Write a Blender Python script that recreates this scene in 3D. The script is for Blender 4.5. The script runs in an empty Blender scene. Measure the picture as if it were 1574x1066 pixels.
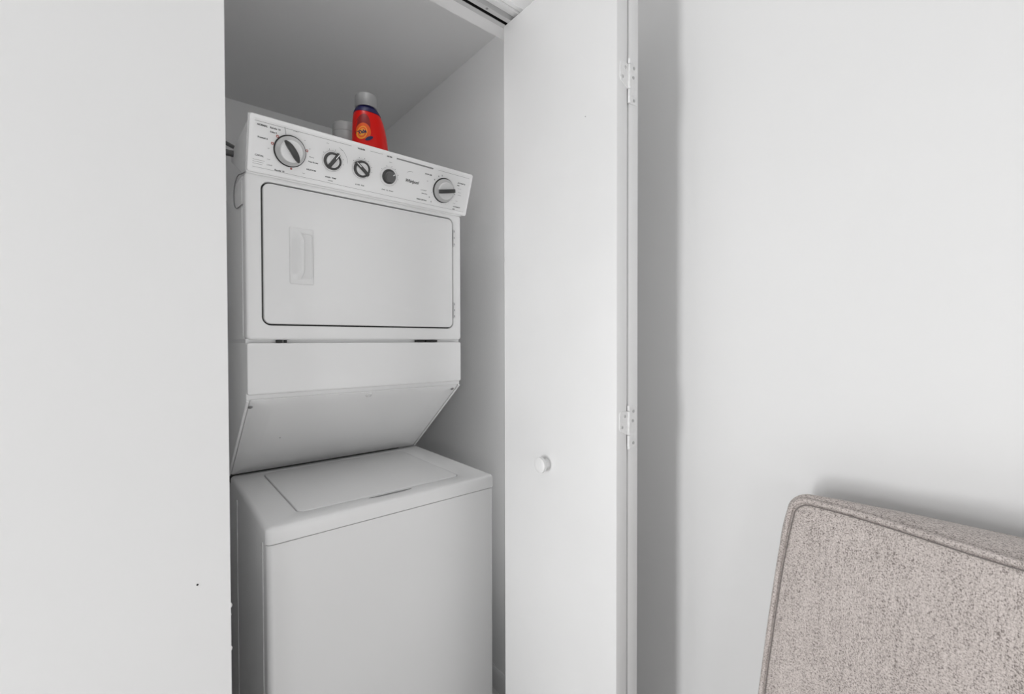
import bpy, bmesh, math
from mathutils import Vector, Matrix, noise

C = bpy.context.scene
COL = C.collection
H = 1.28                      # height of the camera; every z below is measured from that height
PI = math.pi

# ------------------------------------------------------------------ camera, world, lights, exposure
def set_camera():
    ya, pi_, ro = math.radians(39.644), math.radians(-0.83), math.radians(-0.127)
    F = Vector((math.sin(ya)*math.cos(pi_), math.cos(ya)*math.cos(pi_), math.sin(pi_)))
    r = Vector((math.cos(ya), -math.sin(ya), 0)); u = r.cross(F)
    R = r*math.cos(ro) + u*math.sin(ro); U = u*math.cos(ro) - r*math.sin(ro)
    cd = bpy.data.cameras.new('camera'); co = bpy.data.objects.new('camera', cd); COL.objects.link(co)
    m = Matrix.Identity(4)
    for i in range(3):
        m[i][0] = R[i]; m[i][1] = U[i]; m[i][2] = -F[i]
    m[2][3] = H
    co.matrix_world = m
    cd.sensor_width = 36; cd.lens = 688.08/1574*36; cd.clip_start = 0.02
    C.camera = co
set_camera()

w = bpy.data.worlds.new('world'); C.world = w; w.use_nodes = True
w.node_tree.nodes['Background'].inputs[0].default_value = (1, 1, 1, 1)
w.node_tree.nodes['Background'].inputs[1].default_value = 0.13

def area(name, loc, target, sx, sy, power):
    l = bpy.data.lights.new(name, 'AREA'); l.shape = 'RECTANGLE'; l.size = sx; l.size_y = sy; l.energy = power
    o = bpy.data.objects.new(name, l); COL.objects.link(o)
    o.location = (loc[0], loc[1], loc[2]+H)
    d = Vector(target) - Vector(loc)
    o.rotation_euler = d.to_track_quat('-Z', 'Y').to_euler()
area('window_light_side', (-2.1, 0.43, 0.10), (1.0, 0.45, 0.0), 0.35, 0.4, 12)       # window on the left
area('window_light_low', (-2.1, 0.43, -0.50), (1.0, 0.45, -0.2), 0.35, 0.6, 22.5)     # lower pane of the same window
area('fill_light_rear', (-2.0, -2.3, 0.25), (0.8, 1.4, 0.0), 0.45, 0.5, 9)        # added fill light from behind on the left
area('fill_light_back', (-0.3, -2.4, 0.20), (0.4, 1.2, 0.0), 0.8, 0.9, 2)         # unseen fill added behind the camera
area('bounce_fill', (0.2, -1.6, -0.6), (0.4, 1.2, 0.3), 1.6, 1.0, 10)           # added low fill standing in for light bounced off the floor
area('closet_fill_left', (0.02, 1.02, 0.20), (1.0, 1.3, 0.2), 0.05, 1.3, 0.34)     # hidden fills added to brighten the closet, on both sides of the opening
area('closet_fill_right', (0.90, 1.01, 0.0), (1.55, 1.75, 0.0), 0.05, 1.8, 0.85)  # added fill, hidden behind the folded door
cl = bpy.data.lights.new('closet_fill_top', 'POINT'); cl.energy = 1.0; cl.shadow_soft_size = 0.04   # unseen fill added behind the header to brighten the closet
clo = bpy.data.objects.new('closet_fill_top', cl); COL.objects.link(clo); clo.location = (0.42, 1.045, H+0.98)

C.view_settings.view_transform = 'Standard'; C.view_settings.look = 'None'
C.view_settings.gamma = 1; C.view_settings.use_curve_mapping = False
C.view_settings.exposure = 0.0

# ------------------------------------------------------------------ materials
def mat(name, col, rough=0.5, metal=0.0, bump=0.0, bscale=60, var=0.0, vscale=3, coat=0.0, trans=0.0):
    m = bpy.data.materials.new(name); m.use_nodes = True
    nt = m.node_tree; b = nt.nodes['Principled BSDF']
    b.inputs['Base Color'].default_value = (*col, 1); b.inputs['Roughness'].default_value = rough
    b.inputs['Metallic'].default_value = metal; b.inputs['Coat Weight'].default_value = coat
    b.inputs['Transmission Weight'].default_value = trans
    tc = nt.nodes.new('ShaderNodeTexCoord')
    if var > 0:
        n = nt.nodes.new('ShaderNodeTexNoise'); n.inputs['Scale'].default_value = vscale; n.inputs['Detail'].default_value = 5
        nt.links.new(tc.outputs['Object'], n.inputs['Vector'])
        r = nt.nodes.new('ShaderNodeValToRGB')
        r.color_ramp.elements[0].position = 0.3; r.color_ramp.elements[1].position = 0.7
        r.color_ramp.elements[0].color = (*[c*(1-var) for c in col], 1)
        r.color_ramp.elements[1].color = (*[min(1, c*(1+var)) for c in col], 1)
        nt.links.new(n.outputs['Fac'], r.inputs['Fac']); nt.links.new(r.outputs['Color'], b.inputs['Base Color'])
    if bump > 0:
        n2 = nt.nodes.new('ShaderNodeTexNoise'); n2.inputs['Scale'].default_value = bscale; n2.inputs['Detail'].default_value = 4
        nt.links.new(tc.outputs['Object'], n2.inputs['Vector'])
        bp = nt.nodes.new('ShaderNodeBump'); bp.inputs['Strength'].default_value = bump; bp.inputs['Distance'].default_value = 0.002
        nt.links.new(n2.outputs['Fac'], bp.inputs['Height']); nt.links.new(bp.outputs['Normal'], b.inputs['Normal'])
    return m

def g(v): return (v, v, v)
M_WALL = mat('wall_paint', g(0.80), 0.65, bump=0.06, bscale=90, var=0.012, vscale=2)
M_CLOS = mat('closet_wall_lifted', g(0.90), 0.7, bump=0.06, bscale=90)  # wall paint made lighter to make up for light missing in the closet
M_CEIL = mat('ceiling_paint', g(0.83), 0.8, bump=0.1, bscale=120)
M_DOOR = mat('door_paint', g(0.78), 0.42, bump=0.05, bscale=40, var=0.015, vscale=5)
M_TRIM = mat('trim_paint', g(0.76), 0.4, bump=0.05, bscale=50)
M_HINGE = mat('painted_hinge', g(0.80), 0.38, bump=0.6, bscale=260, var=0.06, vscale=90)
M_SCRP = mat('painted_screw', g(0.50), 0.4, bump=0.5, bscale=300)
M_ENAM = mat('white_enamel', g(0.86), 0.42, coat=0.08, bump=0.012, bscale=14)
M_ENAM2 = mat('white_enamel_satin', g(0.84), 0.42, coat=0.0)
M_CONS = mat('console_plastic', g(0.93), 0.35)
M_HAND = mat('handle_plastic', g(0.82), 0.25, coat=0.3)
M_DARK = mat('dark_gap', g(0.02), 0.7)
M_BLACK = mat('black_rubber', g(0.012), 0.5)
M_GREYP = mat('dark_grey_plastic', g(0.055), 0.4, bump=0.1, bscale=300)
M_RING = mat('dial_skirt', g(0.55), 0.22, coat=0.5)
M_DISC = mat('dial_disc', g(0.80), 0.25, coat=0.3)
M_WHITE = mat('white_mark', g(0.85), 0.4)
M_INK = mat('ink_dark', g(0.02), 0.6)
M_INK2 = mat('ink_grey', g(0.30), 0.6)
M_RED = mat('ink_red', (0.42, 0.05, 0.03), 0.6)
M_METAL = mat('aluminium_track', g(0.62), 0.4, metal=0.35, bump=0.1, bscale=80)
M_SCREW = mat('screw_metal', g(0.35), 0.35, metal=0.8)
M_HOSE = mat('grey_hose', g(0.10), 0.5)
M_FLOOR = mat('floor_stone', (0.72, 0.715, 0.71), 0.4, var=0.06, vscale=3)
M_ORANGE = mat('bottle_red_orange', (0.60, 0.003, 0.0005), 0.30, coat=0.05)
M_ORANGE.node_tree.nodes['Principled BSDF'].inputs['Specular IOR Level'].default_value = 0.30
M_BLUE = mat('navy_plastic', (0.004, 0.003, 0.06), 0.45, coat=0.0)
M_YEL = mat('label_yellow', (0.80, 0.30, 0.02), 0.4)
M_ORG = mat('label_orange', (0.70, 0.085, 0.004), 0.4)
M_MAROON = mat('label_dark_red', (0.22, 0.002, 0.003), 0.4)
M_CAP = mat('frosted_cap', g(0.55), 0.40, trans=0.60)
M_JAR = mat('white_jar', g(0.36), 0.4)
M_WOOD = mat('dark_wood', (0.06, 0.035, 0.02), 0.4, var=0.3, vscale=20)

def fabric():
    m = bpy.data.materials.new('woven_taupe_fabric'); m.use_nodes = True
    nt = m.node_tree; b = nt.nodes['Principled BSDF']; L = nt.links.new
    b.inputs['Roughness'].default_value = 0.92; b.inputs['Sheen Weight'].default_value = 0.15
    tc = nt.nodes.new('ShaderNodeTexCoord')
    def ns(scale, sc, det=2):
        mp = nt.nodes.new('ShaderNodeMapping'); mp.inputs['Scale'].default_value = sc
        n = nt.nodes.new('ShaderNodeTexNoise'); n.inputs['Scale'].default_value = scale; n.inputs['Detail'].default_value = det
        L(tc.outputs['Object'], mp.inputs['Vector']); L(mp.outputs['Vector'], n.inputs['Vector']); return n.outputs['Fac']
    def mth(op, a, c):
        n = nt.nodes.new('ShaderNodeMath'); n.operation = op
        for i, v in enumerate((a, c)):
            if hasattr(v, 'is_linked') or hasattr(v, 'node'): L(v, n.inputs[i])
            else: n.inputs[i].default_value = v
        return n.outputs[0]
    warp = ns(640, (1, 1, 0.55)); weft = ns(600, (1, 0.55, 1)); slub = ns(190, (1, 1, 0.06)); big = ns(7, (1, 1, 1))
    s = mth('ADD', mth('MULTIPLY', warp, 0.46), mth('MULTIPLY', weft, 0.36))
    s = mth('ADD', s, mth('MULTIPLY', slub, 0.14)); s = mth('ADD', s, mth('MULTIPLY', big, 0.04))
    r = nt.nodes.new('ShaderNodeValToRGB'); e = r.color_ramp.elements
    e[0].position = 0.37; e[0].color = (0.17, 0.145, 0.135, 1)
    e[1].position = 0.63; e[1].color = (0.66, 0.60, 0.575, 1)
    mid = e.new(0.5); mid.color = (0.50, 0.448, 0.422, 1)
    L(s, r.inputs['Fac']); L(r.outputs['Color'], b.inputs['Base Color'])
    bp = nt.nodes.new('ShaderNodeBump'); bp.inputs['Strength'].default_value = 0.5; bp.inputs['Distance'].default_value = 0.0012
    L(s, bp.inputs['Height']); L(bp.outputs['Normal'], b.inputs['Normal'])
    return m
M_FAB = fabric()

# ------------------------------------------------------------------ helpers
def origin_of(o):
    p = Vector((0, 0, 0))
    while o is not None:
        p += o.location; o = o.parent
    return p

def tag(o, label=None, cat=None, group=None, kind=None):
    if label: o['label'] = label
    if cat: o['category'] = cat
    if group: o['group'] = group
    if kind: o['kind'] = kind
    return o

def empty(name, loc, label, cat, kind=None):
    o = bpy.data.objects.new(name, None); COL.objects.link(o)
    o.location = (loc[0], loc[1], loc[2]+H); o.empty_display_size = 0.05
    return tag(o, label, cat, kind=kind)

def link(name, bm, m, parent=None, smooth=True, angle=40, orig=None):
    """turn a bmesh in world space (z from the camera height) into one object"""
    bmesh.ops.recalc_face_normals(bm, faces=bm.faces)
    vs = [v.co for v in bm.verts]
    lo = Vector([min(v[i] for v in vs) for i in range(3)]); hi = Vector([max(v[i] for v in vs) for i in range(3)])
    c = (lo+hi)/2; c.z = lo.z
    if orig is not None: c = Vector(orig)
    bmesh.ops.translate(bm, verts=bm.verts, vec=-c)
    me = bpy.data.meshes.new(name); bm.to_mesh(me); bm.free()
    for mm in (m if isinstance(m, (list, tuple)) else [m]): me.materials.append(mm)
    if smooth:
        me.shade_smooth()
        try: me.set_sharp_from_angle(angle=math.radians(angle))
        except Exception: pass
    o = bpy.data.objects.new(name, me); COL.objects.link(o)
    w_ = c + Vector((0, 0, H))
    if parent is not None:
        o.parent = parent; w_ = w_ - origin_of(parent)
    o.location = w_
    return o

def NB(): return bmesh.new()

def box(bm, x0, x1, y0, y1, z0, z1, bev=0.0, seg=2, only=None):
    vs = [bm.verts.new((x, y, z)) for x in (x0, x1) for y in (y0, y1) for z in (z0, z1)]
    f = [(0,1,3,2),(4,6,7,5),(0,4,5,1),(2,3,7,6),(0,2,6,4),(1,5,7,3)]
    fs = [bm.faces.new([vs[i] for i in q]) for q in f]
    if bev > 0:
        es = list({e for fc in fs for e in fc.edges})
        bmesh.ops.bevel(bm, geom=es, offset=bev, segments=seg, profile=0.5, affect='EDGES')

def loft(bm, loops, cap0=True, cap1=True, closed=True):
    rings = [[bm.verts.new(p) for p in lp] for lp in loops]
    n = len(rings[0])
    for a, b in zip(rings, rings[1:]):
        for i in range(n if closed else n-1):
            j = (i+1) % n
            bm.faces.new((a[i], a[j], b[j], b[i]))
    if cap0: bm.faces.new(rings[0])
    if cap1: bm.faces.new(list(reversed(rings[-1])))
    return rings

def rrect(a0, a1, b0, b1, r, n=6):
    r = max(min(r, (a1-a0)/2-1e-5, (b1-b0)/2-1e-5), 1e-5); out = []
    for cx, cy, t0 in ((a1-r, b1-r, 0), (a0+r, b1-r, 90), (a0+r, b0+r, 180), (a1-r, b0+r, 270)):
        for i in range(n+1):
            t = math.radians(t0+90*i/n); out.append((cx+r*math.cos(t), cy+r*math.sin(t)))
    return out

def rr_y(x0, x1, z0, z1, r, y, ins=0.0, n=6):
    return [(a, y, b) for a, b in rrect(x0+ins, x1-ins, z0+ins, z1-ins, max(r-ins, 1e-4), n)]
def rr_z(x0, x1, y0, y1, r, z, ins=0.0, n=6):
    return [(a, b, z) for a, b in rrect(x0+ins, x1-ins, y0+ins, y1-ins, max(r-ins, 1e-4), n)]

def tube(bm, pts, r, n=10, caps=True):
    pts = [Vector(p) for p in pts]; loops = []; prev = None
    for i, p in enumerate(pts):
        t = (pts[min(i+1, len(pts)-1)] - pts[max(i-1, 0)]).normalized()
        if prev is None:
            a = Vector((0, 0, 1)) if abs(t.z) < 0.9 else Vector((1, 0, 0)); u = t.cross(a).normalized()
        else: u = (prev - t*prev.dot(t)).normalized()
        prev = u; v = t.cross(u)
        loops.append([p + r*(math.cos(2*PI*k/n)*u + math.sin(2*PI*k/n)*v) for k in range(n)])
    loft(bm, loops, caps, caps)

def frame_axes(o, ax, up):
    """orthonormal frame (u, v, w) with w = ax"""
    w_ = Vector(ax).normalized(); u = Vector(up).cross(w_).normalized(); v = w_.cross(u)
    return Vector(o), u, v, w_

def lathe(bm, fr, prof, n=32, cap0=True, cap1=True, sx=1.0):
    o, u, v, w_ = fr
    loft(bm, [[o + r*(sx*math.cos(2*PI*k/n)*u + math.sin(2*PI*k/n)*v) + h*w_ for k in range(n)] for r, h in prof], cap0, cap1)

def prism_x(bm, poly, x0, x1, bev=0.0):
    a = [bm.verts.new((x0, y, z)) for y, z in poly]; b = [bm.verts.new((x1, y, z)) for y, z in poly]
    n = len(poly); fs = [bm.faces.new(a), bm.faces.new(list(reversed(b)))]
    for i in range(n): fs.append(bm.faces.new((a[i], b[i], b[(i+1) % n], a[(i+1) % n])))
    if bev > 0:
        bmesh.ops.bevel(bm, geom=list({e for f in fs for e in f.edges}), offset=bev, segments=2, profile=0.5, affect='EDGES')

def text_bm(bm, s, size, fr, sx=1.0, align='CENTER', ext=0.0, bold=0.0, shear=0.0):
    cu = bpy.data.curves.new('t', 'FONT'); cu.body = s; cu.size = size; cu.align_x = align; cu.align_y = 'CENTER'
    cu.offset = bold*1.8; cu.resolution_u = 2; cu.shear = shear
    ob = bpy.data.objects.new('t', cu); COL.objects.link(ob)
    dg = bpy.context.evaluated_depsgraph_get(); me = bpy.data.meshes.new_from_object(ob.evaluated_get(dg))
    o, u, v, w_ = fr
    t = bmesh.new(); t.from_mesh(me)
    mp = {}
    for vv in t.verts: mp[vv] = bm.verts.new(o + u*vv.co.x*sx + v*vv.co.y + w_*ext)
    for f in t.faces:
        try: bm.faces.new([mp[q] for q in f.verts])
        except ValueError: pass
    t.free(); bpy.data.objects.remove(ob); bpy.data.curves.remove(cu); bpy.data.meshes.remove(me)

def linkflat(name, bm, m, parent, towards=None):
    o = link(name, bm, m, parent, smooth=False)
    return o

def S(name, bm, m, label, cat, smooth=False):
    return tag(link(name, bm, m, None, smooth), label, cat, kind='structure')

# ------------------------------------------------------------------ room shell
ZF, ZC, ZCC, HZ = -H, 1.22, 1.099, 0.84      # floor, room ceiling, closet ceiling, underside of the header
YO, YI, XJ, XR = 0.866, 0.989, 0.110, 1.0     # wall faces, left jamb, right wall
XO = 0.862                                    # right jamb
YB = 2.392
T = 0.12
b = NB(); box(b, -3.4, XR+T, -3.2, YB+T, ZF-0.1, ZF); S('floor', b, M_FLOOR, 'pale stone floor of the room and the laundry closet', 'floor')
b = NB(); box(b, -3.4, XR+T, -3.2, YI, ZC, ZC+0.1); S('ceiling', b, M_CEIL, 'white ceiling of the room', 'ceiling')
b = NB(); box(b, -0.1, XR, YI, YB, ZCC, ZCC+0.1)
S('ceiling', b, M_CEIL, 'lower white ceiling inside the laundry closet', 'ceiling')
b = NB()
box(b, -3.4, XJ, YO, YI, ZF, ZC, bev=0.0)
wl = S('wall_front', b, M_WALL, 'white wall left of the laundry closet opening', 'wall')
b = NB(); box(b, XJ, XR, YO, YI, HZ, ZC)
wh = S('wall_header', b, mat('header_lifted', g(0.88), 0.6, bump=0.06, bscale=90), 'white header wall above the laundry closet opening', 'wall')  # same wall paint, raised in tone in place of light on the header
b = NB(); box(b, XO, XR, YO, YI, ZF, HZ)
S('wall_jamb', b, M_WALL, 'narrow white return hidden behind the folded door', 'wall')
b = NB(); box(b, XR, XR+T, -3.2, 0.93, ZF, ZC)
S('wall_right', b, M_WALL, 'white wall behind the upholstered chair', 'wall')
b = NB(); box(b, XR, XR+T, 0.93, YB+T, ZF, ZC)
S('wall_closet_right', b, M_CLOS, 'white right side wall of the laundry closet', 'wall')
b = NB(); box(b, -0.22, XR, YB, YB+T, ZF, ZCC+0.1)
S('wall_back', b, M_CLOS, 'white back wall of the laundry closet', 'wall')
b = NB(); box(b, -0.22, -0.10, YI, YB, ZF, ZCC+0.1)
S('wall_closet_left', b, M_CLOS, 'white left side wall of the laundry closet', 'wall')
b = NB()
prism = [(0, 0), (0.012, 0), (0.012, 0.058), (0.008, 0.068), (0.004, 0.072), (0, 0.072)]
def base_y(name, y0, y1, label):
    bm = NB()
    a = [bm.verts.new((XR-d, y0, ZF+h)) for d, h in prism]; c = [bm.verts.new((XR-d, y1, ZF+h)) for d, h in prism]
    for i in range(len(prism)): bm.faces.new((a[i], c[i], c[(i+1) % 6], a[(i+1) % 6]))
    bm.faces.new(a); bm.faces.new(list(reversed(c)))
    return S(name, bm, M_TRIM, label, 'baseboard', True)
base_y('baseboard_closet', YI, YB, 'white baseboard along the right wall inside the closet')
base_y('baseboard_right', -3.2, YO, 'white baseboard on the wall behind the chair')
b = NB(); box(b, -3.4, XJ-0.004, YO-0.012, YO, ZF, ZF+0.072, bev=0.003)
S('baseboard_left', b, M_TRIM, 'white baseboard on the wall left of the closet', 'baseboard', True)

# small flaws of the plaster: a nail hole and the ragged paint edge of the jamb
b = NB(); lathe(b, frame_axes((0.065, YO-0.0004, -0.388), (0, -1, 0), (0, 0, 1)), [(0.0016, 0), (0.0012, 0.0004)], 10)
nh = link('nail_hole', b, M_DARK, wl); nh['label'] = 'tiny dark nail hole'
for z, s in ((-0.440, 0.0035), (-0.512, 0.003), (-0.455, 0.002)):
    b = NB(); lathe(b, frame_axes((XJ-0.001, YO+0.004, z), (1, 0, 0), (0, 0, 1)), [(s*1.4, 0), (s, s*0.7), (s*0.3, s)], 10)
    link('paint_drip', b, M_WALL, wl)

# door track under the header
tr = empty('trim_1', (0.486, 0.9185, HZ-0.001), 'metal sliding track screwed under the closet header', 'door track', kind='structure')
b = NB()
y0, y1, dp, t = 0.901, 0.936, 0.014, 0.0015
prof = [(y0, HZ), (y0, HZ-dp), (y0+0.0125, HZ-dp), (y0+0.0125, HZ-dp+t), (y0+t, HZ-dp+t), (y0+t, HZ-t),
        (y1-t, HZ-t), (y1-t, HZ-dp+t), (y1-0.0125, HZ-dp+t), (y1-0.0125, HZ-dp), (y1, HZ-dp), (y1, HZ)]
prism_x(b, prof, XJ+0.002, XO-0.002)
link('track_channel', b, M_METAL, tr, smooth=False)
b = NB(); box(b, XJ+0.003, XO-0.003, y0+t, y1-t, HZ-t-0.0012, HZ-t-0.0002); link('track_slot', b, M_DARK, tr, smooth=False)
for x in (0.25, 0.672, 0.80):
    b = NB(); lathe(b, frame_axes((x, y0+0.0045, HZ-dp), (0, 0, -1), (0, 1, 0)), [(0.0034, 0), (0.003, 0.0012), (0.001, 0.0016)], 12)
    link('screw', b, M_SCREW, tr)
b = NB(); box(b, XJ+0.001, XO, 0.877, 0.893, HZ-0.008, HZ, bev=0.002)
S('trim_2', b, M_TRIM, 'thin painted wooden bead in front of the door track', 'trim', True)

# ------------------------------------------------------------------ bifold door, folded open
door = empty('door_1', (0.78, 0.75, ZF), 'white flush bifold door folded open at the right of the closet', 'door', kind='structure')
DZ0, DZ1 = ZF+0.012, 0.826
b = NB(); box(b, 0.7440, 0.7790, 0.5647, 0.9300, DZ0, DZ1, bev=0.0022)
p1 = link('door_panel', b, M_DOOR, door); p1['label'] = 'lead panel with the round knob'
b = NB(); box(b, 0.7832, 0.8170, 0.5647, 0.9300, DZ0, DZ1, bev=0.0022)
p2 = link('door_panel', b, M_DOOR, door); p2['label'] = 'rear panel nearest the wall'
b = NB(); lathe(b, frame_axes((0.744, 0.7700, -0.2945), (-1, 0, 0), (0, 0, 1)),
    [(0.0125, 0), (0.0105, 0.004), (0.0105, 0.008), (0.0165, 0.013), (0.0185, 0.018), (0.0178, 0.0235), (0.0150, 0.0252), (0.008, 0.0255)], 40)
kn = link('knob', b, M_DOOR, p1)
b = NB(); lathe(b, frame_axes((0.744, 0.648, 0.483), (-1, 0, 0), (0, 0, 1)), [(0.0014, 0), (0.001, 0.0003)], 8)
link('paint_chip', b, M_INK2, p1)
def hinge(zc, parent):
    h = 0.0455
    bm = NB()
    y = 0.5647
    # right leaf, full height, left leaf shorter with a clipped lower corner, and the knuckle
    lr = [(0.7815, zc-h), (0.8080, zc-h+0.004), (0.8090, zc+h-0.004), (0.7815, zc+h)]
    ll = [(0.7790, zc-0.016), (0.7560, zc-0.006), (0.7525, zc), (0.7525, zc+0.030), (0.7560, zc+0.034), (0.7790, zc+0.034)]
    for poly in (lr, ll):
        a = [bm.verts.new((x, y-0.0020, z)) for x, z in poly]; c = [bm.verts.new((x, y+0.0005, z)) for x, z in poly]
        n = len(poly); fs = [bm.faces.new(a), bm.faces.new(list(reversed(c)))]
        for i in range(n): fs.append(bm.faces.new((a[i], a[(i+1) % n], c[(i+1) % n], c[i])))
    o = link('hinge', bm, M_HINGE, parent, smooth=False); o['label'] = 'painted-over butt hinge'
    for z0, z1 in ((zc-h, zc-0.017), (zc-0.016, zc+0.0335), (zc+0.0345, zc+h)):
        k = NB(); lathe(k, frame_axes((0.7806, y-0.0032, z0), (0, 0, 1), (0, 1, 0)), [(0.0026, 0), (0.0032, 0.0008), (0.0032, z1-z0-0.0008), (0.0026, z1-z0)], 14)
        link('hinge_knuckle', k, M_HINGE, door_sub(o))
    for x, z in ((0.7985, zc+0.032), (0.7965, zc+0.012), (0.7985, zc-0.035), (0.7690, zc+0.024), (0.7600, zc+0.002)):
        k = NB(); lathe(k, frame_axes((x, y-0.0019, z), (0, -1, 0), (0, 0, 1)), [(0.0034, 0), (0.0030, 0.0012), (0.0009, 0.0004)], 12)
        link('screw', k, M_SCRP, door_sub(o))
def door_sub(o): return o
hinge(0.5345, door)
hinge(-0.1815, door)
hinge(-0.90, door)

# ------------------------------------------------------------------ stacked washer and dryer
XD0, XD1, YD = 0.1930, 0.7995, 1.2225        # dryer sides and front
XW0, XW1, YW = 0.2015, 0.8085, 1.0620        # washer sides and front
YBK = 1.78
lc = empty('laundry_center', (0.50, 1.42, ZF), 'white stacked washer and dryer unit with a dial console, in the closet', 'washer dryer')

# dryer cabinet
b = NB(); box(b, XD0, XD1, YD+0.042, YBK, 0.004, 0.404, bev=0.002)
link('dryer_cabinet', b, M_ENAM2, lc)
DX0, DX1, DZa, DZb, DR = 0.2270, 0.7700, 0.0385, 0.3880, 0.020
b = NB()
outer = [rr_y(XD0+0.0005, XD1-0.0005, 0.003, 0.403, 0.010, YD+0.0415, 0), rr_y(XD0+0.0005, XD1-0.0005, 0.003, 0.403, 0.010, YD+0.005, 0),
         rr_y(XD0+0.0005, XD1-0.0005, 0.003, 0.403, 0.010, YD+0.0015, 0.002), rr_y(XD0+0.0005, XD1-0.0005, 0.003, 0.403, 0.010, YD, 0.006),
         rr_y(DX0, DX1, DZa, DZb, DR, YD, -0.0030), rr_y(DX0, DX1, DZa, DZb, DR, YD+0.0012, -0.0006), rr_y(DX0, DX1, DZa, DZb, DR, YD+0.010, 0)]
loft(b, outer, cap0=True, cap1=False)
link('dryer_front_frame', b, M_ENAM, lc)
b = NB(); loft(b, [rr_y(DX0, DX1, DZa, DZb, DR, YD+0.0100, -0.001), rr_y(DX0, DX1, DZa, DZb, DR, YD+0.0100, 0.008), rr_y(DX0, DX1, DZa, DZb, DR, YD+0.0112, 0.008)], False, False)
link('door_seal', b, M_BLACK, lc)
b = NB()
gp = 0.0036
# door slab with a rectangular pocket for the handle
HX0, HX1, HZa, HZb = 0.2885, 0.3460, 0.1435, 0.2865
loft(b, [rr_y(DX0, DX1, DZa, DZb, DR, YD+0.0095, gp), rr_y(DX0, DX1, DZa, DZb, DR, YD+0.001, gp), rr_y(DX0, DX1, DZa, DZb, DR, YD-0.0015, gp+0.0012),
         rr_y(DX0, DX1, DZa, DZb, DR, YD-0.0025, gp+0.004), rr_y(0.3140, 0.3430, 0.1580, 0.2740, 0.005, YD-0.0025)], cap0=False, cap1=False)
dd = link('dryer_door', b, M_ENAM, lc)

# handle escutcheon: raised frame, scooped pocket on its right, grip flap on its left
b = NB(); y = YD-0.0025
PX0, PX1, PZa, PZb = 0.3160, 0.3420, 0.1600, 0.2720
loft(b, [rr_y(HX0, HX1, HZa, HZb, 0.004, y, 0), rr_y(HX0, HX1, HZa, HZb, 0.004, y-0.0018, 0.0004), rr_y(HX0, HX1, HZa, HZb, 0.004, y-0.0026, 0.0015),
         rr_y(HX0, HX1, HZa, HZb, 0.004, y-0.0026, 0.0024), rr_y(PX0, PX1, PZa, PZb, 0.005, y-0.0026, -0.002), rr_y(PX0, PX1, PZa, PZb, 0.005, y-0.0010, 0.0)], cap0=True, cap1=False)
# pocket: deep at the left edge under the flap, shallow at the right
N = len(rr_y(PX0, PX1, PZa, PZb, 0.005, y))
lp1 = rr_y(PX0, PX1, PZa, PZb, 0.005, y-0.0010)
h1 = link('door_handle', b, M_HAND, dd); h1['label'] = 'white recessed handle plate'
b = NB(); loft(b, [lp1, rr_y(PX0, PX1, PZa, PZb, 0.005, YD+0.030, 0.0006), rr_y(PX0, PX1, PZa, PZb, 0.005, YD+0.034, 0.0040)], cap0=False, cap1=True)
hp = link('handle_pocket', b, mat('handle_pocket_shade', g(0.62), 0.45), dd)  # handle plastic greyed: the cavity's shade is put into its colour
b = NB()
loops = []
for i in range(17):
    tt = i/16; z = 0.1560 + tt*(0.2750-0.1560); e = min(1.0, min(tt, 1-tt)/0.16+0.02)
    hgt = 0.0085*e*e*(3-2*e) + 0.0004; xr = 0.3140 + 0.0075*e
    xs = [(0.2915, 0), (0.2960, 0.22), (0.3030, 0.62), (0.3100, 0.92), (xr-0.0018, 1.0), (xr, 0.85), (xr, 0.4), (xr-0.0012, 0)]
    loops.append([(x, y-0.0024 - hgt*k, z) for x, k in xs])
loft(b, loops)
link('handle_grip', b, M_HAND, dd, angle=60)
# hinges on the right edge
for z0, z1 in ((0.3000, 0.3530), (0.0720, 0.1220)):
    b = NB()
    box(b, 0.7692, 0.7745, YD-0.0040, YD+0.002, z0, z1, bev=0.0008)
    hh = link('door_hinge', b, M_HAND, dd)
    for k in range(3):
        zz = z0 + 0.006 + k*(z1-z0-0.012)/2
        s = NB(); box(s, 0.7705, 0.7725, YD-0.0046, YD-0.0036, zz-0.003, zz+0.003); link('hinge_slot', s, M_INK2, dd, smooth=False)
b = NB(); box(b, 0.256, 0.280, YD+0.0010, YD+0.004, 0.3845, 0.3870); link('latch_shadow_strip', b, M_BLACK, lc, smooth=False) if False else b.free()

# joint between dryer and lower housing
b = NB(); box(b, XD0+0.0006, XD1-0.0006, YD+0.016, YBK-0.01, -0.006, 0.005)
link('joint_spacer', b, M_ENAM2, lc, smooth=False)
for x0, x1 in ((0.2585, 0.2720), (0.2770, 0.2820), (0.640, 0.668), (0.674, 0.712)):
    b = NB(); box(b, x0, x1, YD+0.003, YD+0.013, -0.0045, 0.0025); link('joint_clip', b, M_BLACK, lc, smooth=False)

# lower dryer housing with the sloping underside
ZP, YP2, ZP2 = -0.1300, 1.552, -0.3955
b = NB()
prism_x(b, [(YD+0.013, -0.005), (YD+0.013, ZP-0.011), (YP2+0.004, ZP2), (YBK, ZP2), (YBK, -0.005)], XD0, XD1, bev=0.0015)
link('dryer_housing', b, M_ENAM2, lc)
b = NB()
loft(b, [rr_y(XD0+0.0005, XD1-0.0005, ZP, -0.0045, 0.006, YD+0.0125), rr_y(XD0+0.0005, XD1-0.0005, ZP, -0.0045, 0.006, YD+0.005),
         rr_y(XD0+0.0005, XD1-0.0005, ZP, -0.0045, 0.006, YD+0.0015, 0.0015), rr_y(XD0+0.0005, XD1-0.0005, ZP, -0.0045, 0.006, YD, 0.005)])
link('lower_front_panel', b, M_ENAM, lc)
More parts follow.
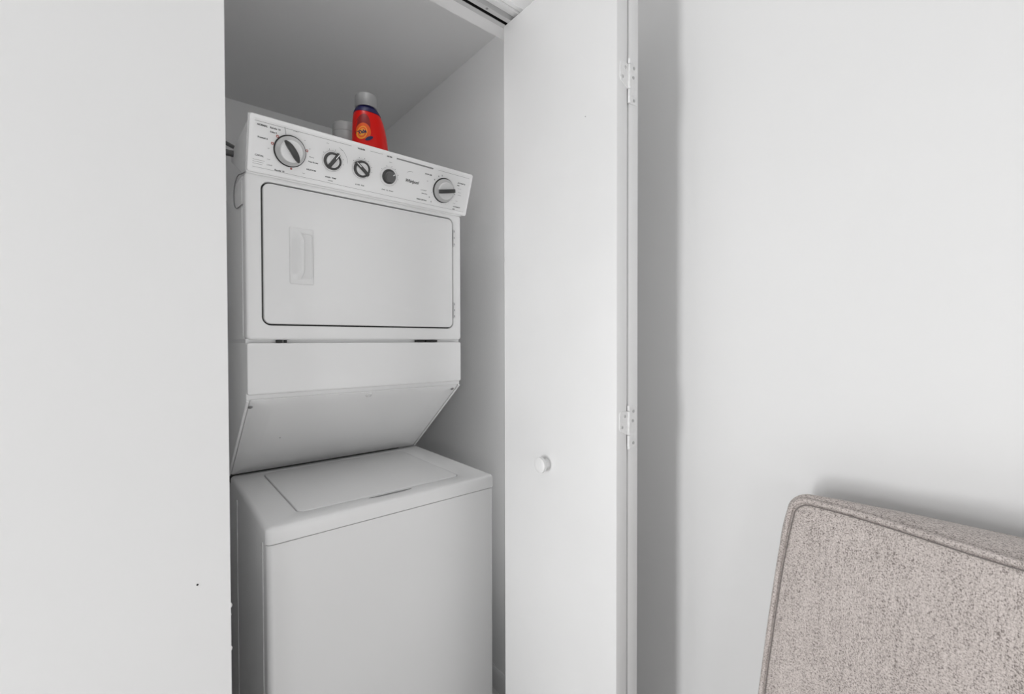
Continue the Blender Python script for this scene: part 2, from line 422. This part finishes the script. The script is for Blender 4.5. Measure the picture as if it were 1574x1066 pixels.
# sloping access panel in its own frame: u = +X, v = down the slope
sv = Vector((0, YP2-(YD+0.013), ZP2-(ZP-0.011))); SL = sv.length; sv.normalize(); sn = Vector((1, 0, 0)).cross(sv); 
if sn.y > 0: sn = -sn
so = Vector((0, YD+0.013, ZP-0.011))
def sp(x, s, h): 
    p = so + sv*s + sn*h; return (x, p.y, p.z)
def sl_loop(x0, x1, s0, s1, r, h, ins=0): return [sp(a, c, h) for a, c in rrect(x0+ins, x1-ins, s0+ins, s1-ins, max(r-ins, 1e-4), 5)]
b = NB()
ax0, ax1 = XD0+0.008, XD1-0.008
loft(b, [sl_loop(ax0, ax1, 0.001, SL-0.004, 0.006, 0.0005), sl_loop(ax0, ax1, 0.001, SL-0.004, 0.006, 0.003, 0), sl_loop(ax0, ax1, 0.001, SL-0.004, 0.006, 0.004, 0.0015),
         sl_loop(ax0+0.045, ax1-0.060, 0.038, SL-0.050, 0.02, 0.004, 0), sl_loop(ax0+0.045, ax1-0.060, 0.038, SL-0.050, 0.02, 0.0052, 0.006)])
ap = link('access_panel', b, M_ENAM2, lc)
for x0, x1 in ((XD0-0.0005, XD0+0.006), (XD1-0.006, XD1+0.0005)):
    b = NB(); pts = [sp(0, 0.0, 0.0), sp(0, SL-0.002, 0.0), sp(0, SL-0.002, 0.006), sp(0, 0.0, 0.006)]
    prism_x(b, [(p[1], p[2]) for p in pts], x0, x1, bev=0.0012); link('panel_flange', b, M_ENAM2, lc)
for x, s in ((0.2045, 0.028), (0.5000, 0.016), (0.7800, 0.020)):
    b = NB(); c0 = Vector(sp(x, s, 0.004))
    big = 0.0095 if abs(x-0.5) < 0.01 else 0.0055
    lathe(b, frame_axes(c0, sn, (1, 0, 0)), [(big, 0), (big*0.95, 0.0018), (big*0.5, 0.0030), (big*0.45, 0.0020), (big*0.1, 0.0018)], 18)
    q = link('screw', b, M_HAND if big > 0.007 else M_SCREW, ap)
b = NB(); lathe(b, frame_axes(sp(0.300, 0.205, 0.0052), sn, (1, 0, 0)), [(0.0022, 0), (0.0016, 0.0004)], 10); link('paint_chip', b, M_INK2, ap)

# console housing (wedge leaning out at the top) ------------------------------------------------
CX0, CX1 = 0.1955, 0.8125
ct = Vector((0, 1.169, 0.521)); cb = Vector((0, 1.2135, 0.401)); CLn = (cb-ct).length; cv = (cb-ct).normalized()
cn = Vector((0, cv.z, -cv.y))
if cn.y > 0: cn = -cn
b = NB(); d = 0.010
tb = ct - cn*d; bb = cb - cn*d
prism_x(b, [(tb.y, tb.z), (1.470, 0.525), (1.470, 0.500), (1.350, 0.446), (1.270, 0.4045), (bb.y, 0.4045)], CX0+0.004, CX1-0.004, bev=0.002)
link('console_housing', b, M_ENAM2, lc)
b = NB(); box(b, XD0+0.003, XD1-0.003, YD-0.0030, YD+0.020, 0.3995, 0.4060, bev=0.0008)
link('console_lip', b, M_CONS, lc)
def cp(x, s, h=0.0):
    p = ct + cv*(s*CLn) - Vector((0, 0, 0)) + cn*h; return Vector((x, p.y, p.z))
def c_loop(x0, x1, s0, s1, r, h, ins=0): 
    out = []
    for a, c in rrect(x0+ins, x1-ins, s0*CLn+ins, s1*CLn-ins, max(r-ins, 1e-4), 5):
        p = ct + cv*c + cn*h; out.append((a, p.y, p.z))
    return out
b = NB()
loft(b, [c_loop(CX0, CX1, 0, 1.0, 0.006, -0.012), c_loop(CX0, CX1, 0, 1.0, 0.006, -0.003), c_loop(CX0, CX1, 0, 1.0, 0.006, -0.0008, 0.0012), c_loop(CX0, CX1, 0, 1.0, 0.006, 0, 0.004),
         c_loop(CX0, CX1, 0, 1.0, 0.006, 0, 0.0100), c_loop(CX0, CX1, 0, 1.0, 0.006, -0.0010, 0.0114)])
con = link('control_console', b, M_CONS, lc)
for xa, xb in ((CX0-0.0012, CX0+0.006), (CX1-0.006, CX1+0.0012)):
    b = NB(); pp = [cp(0, 0.01, -0.0125), cp(0, 0.99, -0.0125), cp(0, 0.99, -0.0155), cp(0, 0.01, -0.0155)]
    prism_x(b, [(p.y, p.z) for p in pp], xa, xb, bev=0.0006); link('console_edge_bead', b, M_HAND, lc)
b = NB(); box(b, XD0-0.0012, XD0+0.002, YD+0.0400, YD+0.0430, 0.012, 0.392, bev=0.0006); link('side_seam', b, M_HAND, lc)
PH = -0.0008      # height of the printed face
def ctext(bm, s, x, sv_, size, sx=1.0, align='CENTER', bold=0.0, shear=0):
    text_bm(bm, s, size, (cp(x, sv_, PH), Vector((1, 0, 0)), -cv, cn), sx, align, 0, bold, shear)
def cline(bm, x0, s0, x1, s1, wd, h=PH):
    a, c = cp(x0, s0, h), cp(x1, s1, h); t = (c-a).normalized(); n_ = cn.cross(t)*wd/2
    f = [bm.verts.new(p) for p in (a-n_, c-n_, c+n_, a+n_)]; bm.faces.new(f)
def carc(bm, x, s, r, a0, a1, wd, n=18):
    o = cp(x, s, PH); u = Vector((1, 0, 0)); v = -cv; pr = None
    for i in range(n+1):
        a = math.radians(a0+(a1-a0)*i/n); d_ = u*math.cos(a)+v*math.sin(a)
        q = (bm.verts.new(o+d_*(r-wd/2)), bm.verts.new(o+d_*(r+wd/2)))
        if pr: bm.faces.new((pr[0], pr[1], q[1], q[0]))
        pr = q
K = [(0.2850, 0.490), (0.3855, 0.478), (0.4626, 0.490), (0.5405, 0.508), (0.7175, 0.520)]
b = NB()
ctext(b, 'NORMAL', 0.2230, 0.165, 0.0052, bold=0.00014); ctext(b, 'Regular 10', 0.2500, 0.165, 0.0052, bold=0.0001)
ctext(b, 'Delay 8', 0.2465, 0.235, 0.0046, bold=0.0001)
ctext(b, 'Prewash 6', 0.2250, 0.375, 0.0050, bold=0.0001)
ctext(b, 'CASUAL', 0.2200, 0.690, 0.0050, bold=0.0001)
ctext(b, 'Regular 10', 0.2650, 0.880, 0.0050, bold=0.0001)
ctext(b, 'LIGHT', 0.2430, 0.820, 0.0042)
ctext(b, 'Heavy', 0.3350, 0.500, 0.0044); ctext(b, 'Press Regular', 0.3400, 0.590, 0.0044, bold=0.00008)
ctext(b, 'DELICATES', 0.3370, 0.740, 0.0046, bold=0.0001)
ctext(b, 'START', 0.2950, 0.115, 0.0040)
ctext(b, 'WASH  TEMP', 0.3855, 0.800, 0.0048, bold=0.00008); ctext(b, '& RINSE', 0.3855, 0.860, 0.0036)
ctext(b, 'LOAD  SIZE', 0.4626, 0.815, 0.0048, bold=0.00004)
ctext(b, 'PUSH  TO  START', 0.5420, 0.800, 0.0044, bold=0.00004)
ctext(b, 'WASHER', 0.4560, 0.110, 0.0050, bold=0.00012); ctext(b, 'DRYER', 0.5350, 0.108, 0.0050, bold=0.00012)
ctext(b, 'FLUFF AIR', 0.6600, 0.255, 0.0050, bold=0.0001)
ctext(b, 'LOW HEAT', 0.6520, 0.620, 0.0038); ctext(b, 'Heavy Dry', 0.6560, 0.690, 0.0042, bold=0.00006)
ctext(b, 'TIMED DRYING', 0.6500, 0.835, 0.0048, bold=0.0001)
ctext(b, 'AUTOMATIC', 0.7760, 0.270, 0.0048, bold=0.0001); ctext(b, 'DRY', 0.7660, 0.330, 0.0044, bold=0.0001)
ctext(b, 'AUTOMATIC', 0.7730, 0.830, 0.0044, bold=0.0001); ctext(b, 'DRY', 0.7640, 0.890, 0.0044, bold=0.0001)
ctext(b, 'Whirlpool', 0.6110, 0.495, 0.0122, sx=0.82, bold=0.00020, shear=0.3)
carc(b, 0.6060, 0.46, 0.022, 80, 128, 0.0005, 10)
cline(b, 0.2700, 0.095, 0.2735, 0.215, 0.0008)
for x, s in ((K[4][0]-0.024, 0.235), (K[4][0]-0.036, 0.33), (K[4][0]-0.013, 0.20), (K[4][0]+0.040, 0.545), (K[4][0]-0.044, 0.74), (K[4][0]-0.036, 0.83)):
    cline(b, x, s-0.016, x+0.0012, s+0.016, 0.0016)
for kx, ks, r in ((K[2][0], K[2][1], 0.0275), (K[3][0], K[3][1], 0.0270), (K[1][0], K[1][1], 0.0275)):
    for a in (55, 80, 110, 145, 20, -5):
        a_ = math.radians(a); cline(b, kx+math.cos(a_)*r, ks-math.sin(a_)*r/CLn, kx+math.cos(a_)*(r+0.002), ks-math.sin(a_)*(r+0.002)/CLn, 0.0009)
tb_ = link('lettering', b, M_INK, con, smooth=False); tb_['kind'] = 'stuff'; tb_['label'] = 'dark printed control legends'
b = NB()
cline(b, 0.2060, 0.110, 0.4300, 0.100, 0.0008); cline(b, 0.4800, 0.098, 0.5150, 0.095, 0.0008)
cline(b, 0.5560, 0.100, 0.6720, 0.105, 0.0040); cline(b, 0.6900, 0.105, 0.8000, 0.108, 0.0007)
cline(b, 0.2070, 0.900, 0.8000, 0.910, 0.0006)
for dz in (0, 0.035, 0.07): cline(b, 0.2070, 0.770+dz, 0.2320-0.06*dz, 0.772+dz, 0.0007)
ctext(b, '18', 0.3160, 0.230, 0.0036); ctext(b, '14', 0.3290, 0.360, 0.0036); ctext(b, 'Off', 0.2380, 0.530, 0.0034); ctext(b, 'Soak', 0.2400, 0.720, 0.0036); ctext(b, 'Spin', 0.3200, 0.830, 0.0036)
ctext(b, 'Less Dry', 0.7720, 0.395, 0.0036); ctext(b, 'Energy', 0.7740, 0.480, 0.0036); ctext(b, 'Preferred', 0.7760, 0.545, 0.0034); ctext(b, 'Cool', 0.7690, 0.690, 0.0036); ctext(b, 'Down', 0.7620, 0.755, 0.0034); ctext(b, 'Press', 0.7640, 0.945, 0.0030)
ctext(b, 'Off', 0.6600, 0.400, 0.0036); ctext(b, 'Signal', 0.5400, 0.210, 0.0036)
carc(b, K[1][0], K[1][1], 0.0390, 5, 70, 0.0006); ctext(b, 'Hot', 0.3700, 0.170, 0.0034); ctext(b, 'Cold', 0.4060, 0.230, 0.0034)
for i in (1, 2, 3): carc(b, K[i][0], K[i][1], 0.0252, 0, 360, 0.0004, 36)
for a in range(200, 345, 18):
    a_ = math.radians(a); r = 0.0395
    cline(b, K[4][0]+math.cos(a_)*r, K[4][1]-math.sin(a_)*r/CLn, K[4][0]+math.cos(a_)*(r+0.002), K[4][1]-math.sin(a_)*(r+0.002)/CLn, 0.0006)
t2 = link('lettering', b, M_INK2, con, smooth=False); t2['kind'] = 'stuff'; t2['label'] = 'pale grey printed lines and small legends'
b = NB()
def csq(bm, kx, ks, a, r, sz):
    a_ = math.radians(a); x, s = kx+math.cos(a_)*r, ks-math.sin(a_)*r/CLn
    e = sz/2
    for (x0, s0, x1, s1) in ((-e, -e, e, -e), (e, -e, e, e), (e, e, -e, e), (-e, e, -e, -e)):
        cline(bm, x+x0, s+s0/CLn, x+x1, s+s1/CLn, 0.0016, PH+0.0001)
csq(b, K[0][0], K[0][1], 138, 0.0395, 0.0042); csq(b, K[0][0], K[0][1], 168, 0.0400, 0.0042); csq(b, K[0][0], K[0][1], 16, 0.0395, 0.0042)
csq(b, K[0][0], K[0][1], -82, 0.0395, 0.0030)
t3 = link('lettering', b, M_RED, con, smooth=False); t3['kind'] = 'stuff'; t3['label'] = 'red square cycle marks'

def dial_frame(i): return frame_axes(cp(K[i][0], K[i][1], PH), cn, (1, 0, 0))
def bar(bm, fr, ang, length, w0, h0, h1, w1=None, shift=0.0, curve=0.0):
    """grip bar lying across a dial: lofted along its length"""
    o, u, v, w_ = fr; a = math.radians(ang)
    X, Y = Vector((1, 0, 0)), -cv
    d_ = X*math.cos(a)+Y*math.sin(a); n_ = -X*math.sin(a)+Y*math.cos(a)
    loops = []
    for k in range(13):
        t = k/12*2-1; e = max(0.12, (1-abs(t)**3.2))**0.6
        ww = w0*e if w1 is None else (w0+(w1-w0)*(t+1)/2)
        c0 = o + d_*(t*length/2+shift) + n_*curve*(1-t*t)
        hh = h0 + (h1-h0)*(0.55+0.45*(1-t*t))
        loops.append([c0+n_*ww/2+w_*h0, c0+n_*ww/2*0.9+w_*(hh-0.0012), c0+n_*ww/2*0.6+w_*hh, c0-n_*ww/2*0.6+w_*hh, c0-n_*ww/2*0.9+w_*(hh-0.0012), c0-n_*ww/2+w_*h0])
    loft(bm, loops)
def big_dial(i, ang, R, label, curve):
    fr = dial_frame(i)
    b = NB(); lathe(b, fr, [(R, 0), (R, 0.0022), (R-0.0022, 0.0032)], 48)
    root = link('dial', b, M_BLACK, lc); root['label'] = label
    b = NB(); lathe(b, fr, [(R-0.0026, 0.0018), (R-0.0026, 0.0085), (R-0.0040, 0.0105), (R-0.0095, 0.0125), (R-0.0105, 0.0140)], 48)
    link('dial_skirt', b, M_RING, root)
    b = NB(); lathe(b, fr, [(R-0.0108, 0.0120), (R-0.0112, 0.0190), (R-0.0125, 0.0205), (0.004, 0.0205)], 48)
    link('dial_face', b, M_DISC, root)
    b = NB(); bar(b, fr, ang, R*1.50, 0.0150 if curve else 0.0115, 0.0200, 0.0300, curve=curve, w1=None if curve else 0.0115)
    link('dial_grip', b, M_GREYP, root, angle=35)
big_dial(0, -52, 0.0365, 'large washer cycle dial with grey grip', 0.0028)
big_dial(4, 13, 0.0362, 'large dryer cycle dial with grey grip', 0.0)
# two ring dials with a pointer bar
for i, ang, lab in ((1, 58, 'small dial pointing up to the right'), (2, 145, 'small dial pointing up to the left')):
    fr = dial_frame(i); R = 0.0215
    b = NB(); lathe(b, fr, [(R, 0), (R, 0.006), (R-0.001, 0.0085), (R-0.0045, 0.0085), (R-0.0055, 0.0030), (0.003, 0.0030)], 40)
    root = link('dial', b, M_GREYP, lc); root['label'] = lab
    b = NB(); lathe(b, fr, [(R-0.0054, 0.0028), (R-0.0054, 0.0066), (R-0.0060, 0.0070), (0.003, 0.0071)], 40); link('dial_face', b, M_DISC, root)
    b = NB(); bar(b, fr, ang, R*2.15, 0.0085, 0.0042, 0.0160, w1=0.0080, shift=0.0012); link('dial_grip', b, M_GREYP, root, angle=35)
    b = NB(); o_, u_, v_, w_ = fr; a = math.radians(ang); d_ = Vector((math.cos(a), 0, 0)) - cv*math.sin(a)
    nn = w_.cross(d_)
    q = [o_+d_*s_*1.0+nn*k*0.0009+w_*0.0149 for s_, k in ((0.008, -1), (0.0225, -1), (0.0225, 1), (0.008, 1))]
    q2 = [p+w_*0.0014 for p in q]; loft(b, [q, q2]); link('dial_pointer', b, M_WHITE, root)
fr = dial_frame(3); R = 0.0195
b = NB(); lathe(b, fr, [(R, 0), (R, 0.003), (R-0.0015, 0.0045), (R-0.0060, 0.0050)], 40)
root = link('dial', b, M_GREYP, lc); root['label'] = 'round black push-to-start button knob'
b = NB(); lathe(b, fr, [(R-0.0052, 0.004), (R-0.0056, 0.0165), (R-0.0068, 0.0180), (0.003, 0.0180)], 40); link('dial_face', b, mat('knob_grey', g(0.11), 0.4, bump=0.1, bscale=300), root)
b = NB(); a = math.radians(42); d_ = Vector((math.cos(a), 0, 0)) - cv*math.sin(a); nn = cn.cross(d_)
q = [fr[0]+d_*s_+nn*k*0.0011+cn*0.0178 for s_, k in ((0.0065, -1), (0.0125, -1), (0.0125, 1), (0.0065, 1))]
loft(b, [q, [p+cn*0.0010 for p in q]]); link('dial_pointer', b, M_WHITE, root)

# washer -----------------------------------------------------------------------------------------
ZT, ZS = -0.4005, -0.4370
b = NB()
LX0, LX1, LY0, LY1, LR = 0.2780, 0.7250, 1.1180, 1.5150, 0.022
def lid_loop(ins, z, bow=0.0): return rr_z(LX0, LX1, LY0, LY1, LR, z, ins, 8)
TO = (XW0-0.002, XW1+0.002, YW-0.001, 1.560)
loft(b, [rr_z(*TO, 0.014, ZS, 0.002, 8), rr_z(*TO, 0.014, ZS+0.001, 0.0, 8), rr_z(*TO, 0.014, ZT-0.012, 0.0, 8), rr_z(*TO, 0.014, ZT-0.0055, 0.0012, 8),
         rr_z(*TO, 0.014, ZT-0.0018, 0.0045, 8), rr_z(*TO, 0.014, ZT, 0.010, 8), lid_loop(-0.0030, ZT), lid_loop(-0.0010, ZT-0.0010), lid_loop(0, ZT-0.0060)], cap0=True, cap1=True)
wt = link('washer_top', b, M_ENAM, lc)
b = NB()
loft(b, [lid_loop(0.0022, ZT-0.0058), lid_loop(0.0022, ZT-0.0008), lid_loop(0.0036, ZT+0.0008), lid_loop(0.0075, ZT+0.0014)])
link('washer_lid', b, M_ENAM, lc)
# finger scoop in the front lip
b = NB()
loops = []
for k in range(17):
    t = k/16*2-1; x = 0.502+t*0.060; e = math.sqrt(max(0.0, 1-t*t))
    yc = 1.1065
    loops.append([(x, yc-0.0075*e-0.0003, ZT+0.0002), (x, yc-0.0080*e-0.0004, ZT+0.0006), (x, yc+0.0012*e, ZT+0.0006), (x, yc+0.0012*e+0.0002, ZT+0.0002)])
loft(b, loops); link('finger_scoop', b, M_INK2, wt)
b = NB()
loft(b, [rr_z(XW0, XW1, YW+0.002, YBK-0.02, 0.013, ZF+0.012), rr_z(XW0, XW1, YW+0.002, YBK-0.02, 0.013, ZS-0.0028), rr_z(XW0, XW1, YW+0.002, YBK-0.02, 0.013, ZS-0.0018, 0.002)])
link('washer_cabinet', b, M_ENAM, lc)
b = NB(); box(b, XW0+0.006, XW1-0.006, YW+0.010, YBK-0.03, ZS-0.0025, ZS+0.002); link('top_gasket', b, M_GREYP, lc, smooth=False)
b = NB(); box(b, XW0-0.0012, XW0+0.001, 1.1035, 1.1065, ZF+0.02, ZS-0.006, bev=0.0005); link('side_seam', b, M_HAND, lc)
b = NB(); box(b, XW0-0.0014, XW0+0.001, 1.4440, 1.4475, ZF+0.02, ZS-0.006, bev=0.0005); link('side_seam', b, M_HAND, lc)
b = NB(); box(b, XW0+0.03, XW1-0.03, YW+0.05, YBK-0.05, ZF+0.0002, ZF+0.012); link('base_skid', b, M_BLACK, lc, smooth=False)
# cable loop hanging at the dryer's left side
pts = [(0.1945, 1.226, 0.401), (0.1915, 1.255, 0.404), (0.1905, 1.300, 0.412), (0.1905, 1.345, 0.405), (0.1905, 1.365, 0.385), (0.1905, 1.360, 0.355), (0.1905, 1.330, 0.338), (0.1905, 1.290, 0.332), (0.192, 1.250, 0.330)]
def smooth_path(p, k=6):
    P = [Vector(q) for q in p]; P = [P[0]]+P+[P[-1]]; out = []
    for i in range(1, len(P)-2):
        for j in range(k):
            t = j/k; a, b_, c, d_ = P[i-1:i+3]
            out.append(0.5*((2*b_)+(c-a)*t+(2*a-5*b_+4*c-d_)*t*t+(3*b_-a-3*c+d_)*t**3))
    out.append(P[-2]); return out
b = NB(); tube(b, smooth_path(pts), 0.0013, 8); link('ground_wire', b, M_INK2, lc)

# water hoses behind the console, seen in the gap at the left
for path, rr, lab in (([(-0.10, 1.51, 0.580), (0.02, 1.51, 0.579), (0.12, 1.51, 0.577), (0.19, 1.53, 0.574), (0.26, 1.60, 0.568), (0.33, 1.80, 0.56), (0.36, 2.10, 0.56), (0.37, 2.390, 0.56)], 0.0055, 'upper, thinner dark water hose behind the dryer, left gap'),
        ([(-0.10, 1.44, 0.530), (0.02, 1.44, 0.529), (0.12, 1.438, 0.514), (0.175, 1.435, 0.512), (0.208, 1.430, 0.510)], 0.0085, 'lower, thicker dark water hose behind the dryer, left gap')):
    b = NB(); tube(b, smooth_path(path), rr, 12)
    tag(link('water_hose', b, M_HOSE, None), lab, 'hose', 'water hoses in the closet')

# ------------------------------------------------------------------ things on top of the console
ZTOP = 0.5255
bt = empty('detergent_bottle', (0.536, 1.318, ZTOP), 'red-orange laundry detergent bottle with a clear cap, standing on top of the dryer', 'bottle')
YC = 1.318
def sup(cx, cy, a, c, z, n=40, p=2.4, a2=None):
    out = []
    for k in range(n):
        t = 2*PI*k/n; co, si = math.cos(t), math.sin(t)
        aa = a if co > 0 else (a2 or a)
        out.append((cx+aa*math.copysign(abs(co)**(2/p), co), cy+c*math.copysign(abs(si)**(2/p), si), z))
    return out
BP = [(ZTOP, .0520, .0300, .5405), (ZTOP+.003, .0545, .0330, .5405), (ZTOP+.030, .0550, .0350, .5400), (.585, .0530, .0355, .5385), (.610, .0510, .0350, .5370), (.635, .0480, .0340, .5350),
      (.655, .0445, .0325, .5325), (.668, .0412, .0305, .5305), (.678, .0370, .0285, .5290), (.686, .0300, .0260, .5285)]
b = NB(); loft(b, [sup(c, YC, a, d_, z) for z, a, d_, c in BP]); body = link('bottle_body', b, M_ORANGE, bt, angle=60)
b = NB(); loft(b, [sup(.5298, YC, .0398, .0305, .6735), sup(.5292, YC, .0380, .0295, .6800, p=2.2), sup(.5285, YC, .0325, .0275, .6880, p=2.1), sup(.5270, YC, .0240, .0240, .6960, p=2), sup(.5260, YC, .0200, .0200, .7020, p=2), sup(.5260, YC, .0195, .0195, .7080, p=2)])
link('bottle_collar', b, M_BLUE, bt, angle=60)
b = NB()
fr = frame_axes((.5270, YC, .6900), (0, 0, 1), (0, 1, 0))
lathe(b, fr, [(.0300, .001), (.0322, .0015), (.0328, .008), (.0318, .0340), (.0300, .0385), (.0285, .0385), (.0302, .0335), (.0312, .008), (.0300, .003)], 40, cap0=False, cap1=False)
lathe(b, frame_axes((.5270, YC, .7085), (0, 0, 1), (0, 1, 0)), [(.0308, 0), (.0308, .0015), (.0200, .003), (.0195, .0100), (.0180, .0110)], 32)
cap = link('bottle_cap', b, M_CAP, bt)
# label wrapped on the body: points pushed onto the body's front surface
def body_y(x, z):
    for (z0, a0, d0, c0), (z1, a1, d1, c1) in zip(BP, BP[1:]):
        if z0 <= z <= z1:
            t = (z-z0)/(z1-z0); a, dd_, c = a0+(a1-a0)*t, d0+(d1-d0)*t, c0+(c1-c0)*t
            u = min(0.999, abs(x-c)/a); return YC - dd_*(1-u**2.4)**(1/2.4)
    return YC
def patch(bm, cx, cz, rx, rz, off, rot=0.0, r0=0.0, n=28, m=5):
    rings = []
    for j in range(m+1):
        f = r0+(1-r0)*j/m
        if f == 0: f = 1e-3
        ring = []
        for k in range(n):
            t = 2*PI*k/n; x = rx*f*math.cos(t); z = rz*f*math.sin(t)
            X = cx+x*math.cos(rot)-z*math.sin(rot); Z = cz+x*math.sin(rot)+z*math.cos(rot)
            ring.append((X, body_y(X, Z)-off, Z))
        rings.append(ring)
    loft(bm, rings, False, False)
b = NB(); patch(b, .5060, .6270, .0190, .0370, .0003, rot=-0.15); link('label_shape', b, M_MAROON, body)
b = NB(); patch(b, .5080, .6130, .0185, .0230, .0006, rot=0.1); o = link('label_shape', b, M_ORG, body)
b = NB(); patch(b, .5030, .6070, .0125, .0200, .0009, rot=-0.3); link('label_shape', b, M_YEL, body)
b = NB(); patch(b, .5030, .6075, .0098, .0160, .0012, rot=-0.3); link('label_shape', b, M_ORG, body)
b = NB(); patch(b, .5025, .6080, .0070, .0115, .0014, rot=-0.3); link('label_shape', b, M_YEL, body)
b = NB(); patch(b, .5215, .5930, .0130, .0050, .0010, rot=0.55); link('label_shape', b, M_BLUE, body)
b = NB()
t_ = NB(); text_bm(t_, 'Tide', 0.0140, (Vector((.5028, 0, .6085)), Vector((0.93, 0, 0.36)), Vector((-0.30, 0, 0.95)), Vector((0, -1, 0))), 0.85, bold=0.0004)
for v in t_.verts: v.co.y = body_y(v.co.x, v.co.z)-0.0018
b.free(); q = link('lettering', t_, M_BLUE, body, smooth=False)

jr = empty('jar', (0.502, 1.428, ZTOP), 'plain white plastic jar standing left behind the detergent bottle', 'jar')
fr = frame_axes((0.502, 1.428, ZTOP), (0, 0, 1), (0, 1, 0))
b = NB(); lathe(b, fr, [(.034, 0), (.0365, .003), (.0365, .122), (.0360, .1238), (.0355, .124)], 40); link('jar_body', b, M_JAR, jr)
b = NB(); lathe(b, frame_axes((0.502, 1.428, ZTOP+.124), (0, 0, 1), (0, 1, 0)), [(.0358, 0), (.0365, .0006), (.0365, .024), (.0350, .027), (.010, .028)], 40); link('jar_lid', b, M_JAR, jr)

# ------------------------------------------------------------------ upholstered chair against the right wall
ch = empty('upholstered_chair', (0.62, -0.045, ZF), 'taupe woven fabric chair with piped edges, back against the right wall', 'chair')
CY, ZB, ZTc = -0.045, -0.80, -0.277
def back_outline(ins=0.0, n=160, extra=0.0):
    """closed outline of the chair back in (y, z), wider towards the seat"""
    pts = []
    base = rrect(-1, 1, ZB+ins, ZTc-ins, 0.020, 2)
    top, bot = ZTc-ins, ZB+ins
    def hw(z):
        t = (ZTc-z)/(ZTc-ZB); return 0.3250 + 0.046*(t/0.7)**0.6 - ins + extra
    r = 0.026
    # left side up, over the top corners, right side down
    seq = []
    K1 = 44
    for i in range(K1+1):
        z = bot + (top-r-bot)*i/K1; seq.append((hw(z), z))
    h0 = hw(top-r)
    for i in range(1, 10):
        a = PI/2*i/10; seq.append((h0-r+r*math.cos(a), top-r+r*math.sin(a)))
    for i in range(0, 25):
        y = (h0-r)*(1-i/24); seq.append((y, top + 0.002*(1-(y/(h0-r))**2)))
    full = [(CY+y, z) for y, z in seq] + [(CY-y, z) for y, z in reversed(seq[:-1])]
    return full
def xseam(y, z):
    u = (y-CY)/0.325; t = (ZTc-z)/(ZTc-ZB)
    return 0.878 - 0.060*max(0, 1-u*u)**2.6*max(0.3, 1-t*0.6) - 0.045*t
def xrear(y, z):
    u = (y-CY)/0.325; t = (ZTc-z)/(ZTc-ZB)
    k = max(0.0, min(1.0, (1-abs(u))/0.45)); k = k*k*(3-2*k)
    return 0.898 + 0.028*k + 0.022*(1-k)*min(1, t*4) - 0.045*t
def wob(y, z, k=1.0): return k*0.0022*noise.noise(Vector((y*9, z*14, 3.1)))
b = NB()
o0 = back_outline()
cyz = (CY, (ZB+ZTc)/2)
def scl(f): return [(cyz[0]+(y-cyz[0])*f, cyz[1]+(z-cyz[1])*f) for y, z in o0]
loops = []
for f in (0.02, 0.3, 0.6, 0.85, 0.96): loops.append([(xrear(y, z)+0.006*(1-f*f), y, z) for y, z in scl(f)])
loops.append([(xrear(y, z), y, z) for y, z in o0])
def push(d):
    out = []
    n = len(o0)
    for i, (y, z) in enumerate(o0):
        y0_, z0_ = o0[(i-1) % n]; y1_, z1_ = o0[(i+1) % n]; ty, tz = y1_-y0_, z1_-z0_; L_ = math.hypot(ty, tz) or 1
        ny, nz = tz/L_, -ty/L_
        if ny*(y-cyz[0])+nz*(z-cyz[1]) < 0: ny, nz = -ny, -nz
        k = d*(1+0.9*noise.noise(Vector((y*7, z*11, 0.5))))
        out.append((y+ny*k, z+nz*k))
    return out
for t in (0.2, 0.4, 0.6, 0.8):
    pp = push(0.008*math.sin(PI*t)**0.7)
    loops.append([(xrear(y, z)*(1-t)+xseam(y, z)*t, y, z) for y, z in pp])
loops.append([(xseam(y, z), y, z) for y, z in o0])
for f in (0.988, 0.97, 0.93, 0.86, 0.76, 0.64, 0.5, 0.35, 0.2, 0.08, 0.01):
    loops.append([(xseam(y, z)-0.004*min(1, (1-f)/0.02)-0.016*(1-f**4)+wob(y, z), y, z) for y, z in scl(f)])
loft(b, loops); link('backrest', b, M_FAB, ch, angle=60)
def piping(xf, name, r=0.0046):
    bm = NB(); P = [(xf(y, z), y, z) for y, z in push(0.001)]
    P = P[2:-2]; tube(bm, P, r, 8); link(name, bm, M_FAB, ch, angle=80)
piping(lambda y, z: xseam(y, z)-0.001, 'piping'); piping(lambda y, z: xrear(y, z), 'piping', 0.0022)
# dark stitch line just inside the front piping
bm = NB(); P = [(xseam(y, z)-0.0050+wob(y, z), y, z) for y, z in scl(0.9835)]; tube(bm, P[2:-2], 0.0010, 6)
link('stitching', bm, mat('stitch_thread', (0.20, 0.18, 0.17), 0.9), ch)
b = NB()
sx0, sx1, sy0, sy1 = 0.30, 0.85, CY-0.36, CY+0.36
loft(b, [rr_z(sx0, sx1, sy0, sy1, 0.04, -0.915, 0.004), rr_z(sx0, sx1, sy0, sy1, 0.04, -0.905, 0), rr_z(sx0, sx1, sy0, sy1, 0.04, -0.830, -0.004), rr_z(sx0, sx1, sy0, sy1, 0.04, -0.815, 0.004), rr_z(sx0, sx1, sy0, sy1, 0.04, -0.800, 0.03), rr_z(sx0, sx1, sy0, sy1, 0.04, -0.790, 0.12)])
link('seat', b, M_FAB, ch, angle=60)
for x in (0.345, 0.810):
    for yy in (CY-0.32, CY+0.32):
        b = NB(); loft(b, [rr_z(x-.014, x+.014, yy-.014, yy+.014, .003, ZF+0.0002), rr_z(x-.021, x+.021, yy-.021, yy+.021, .003, -0.914)]); link('leg', b, M_WOOD, ch)
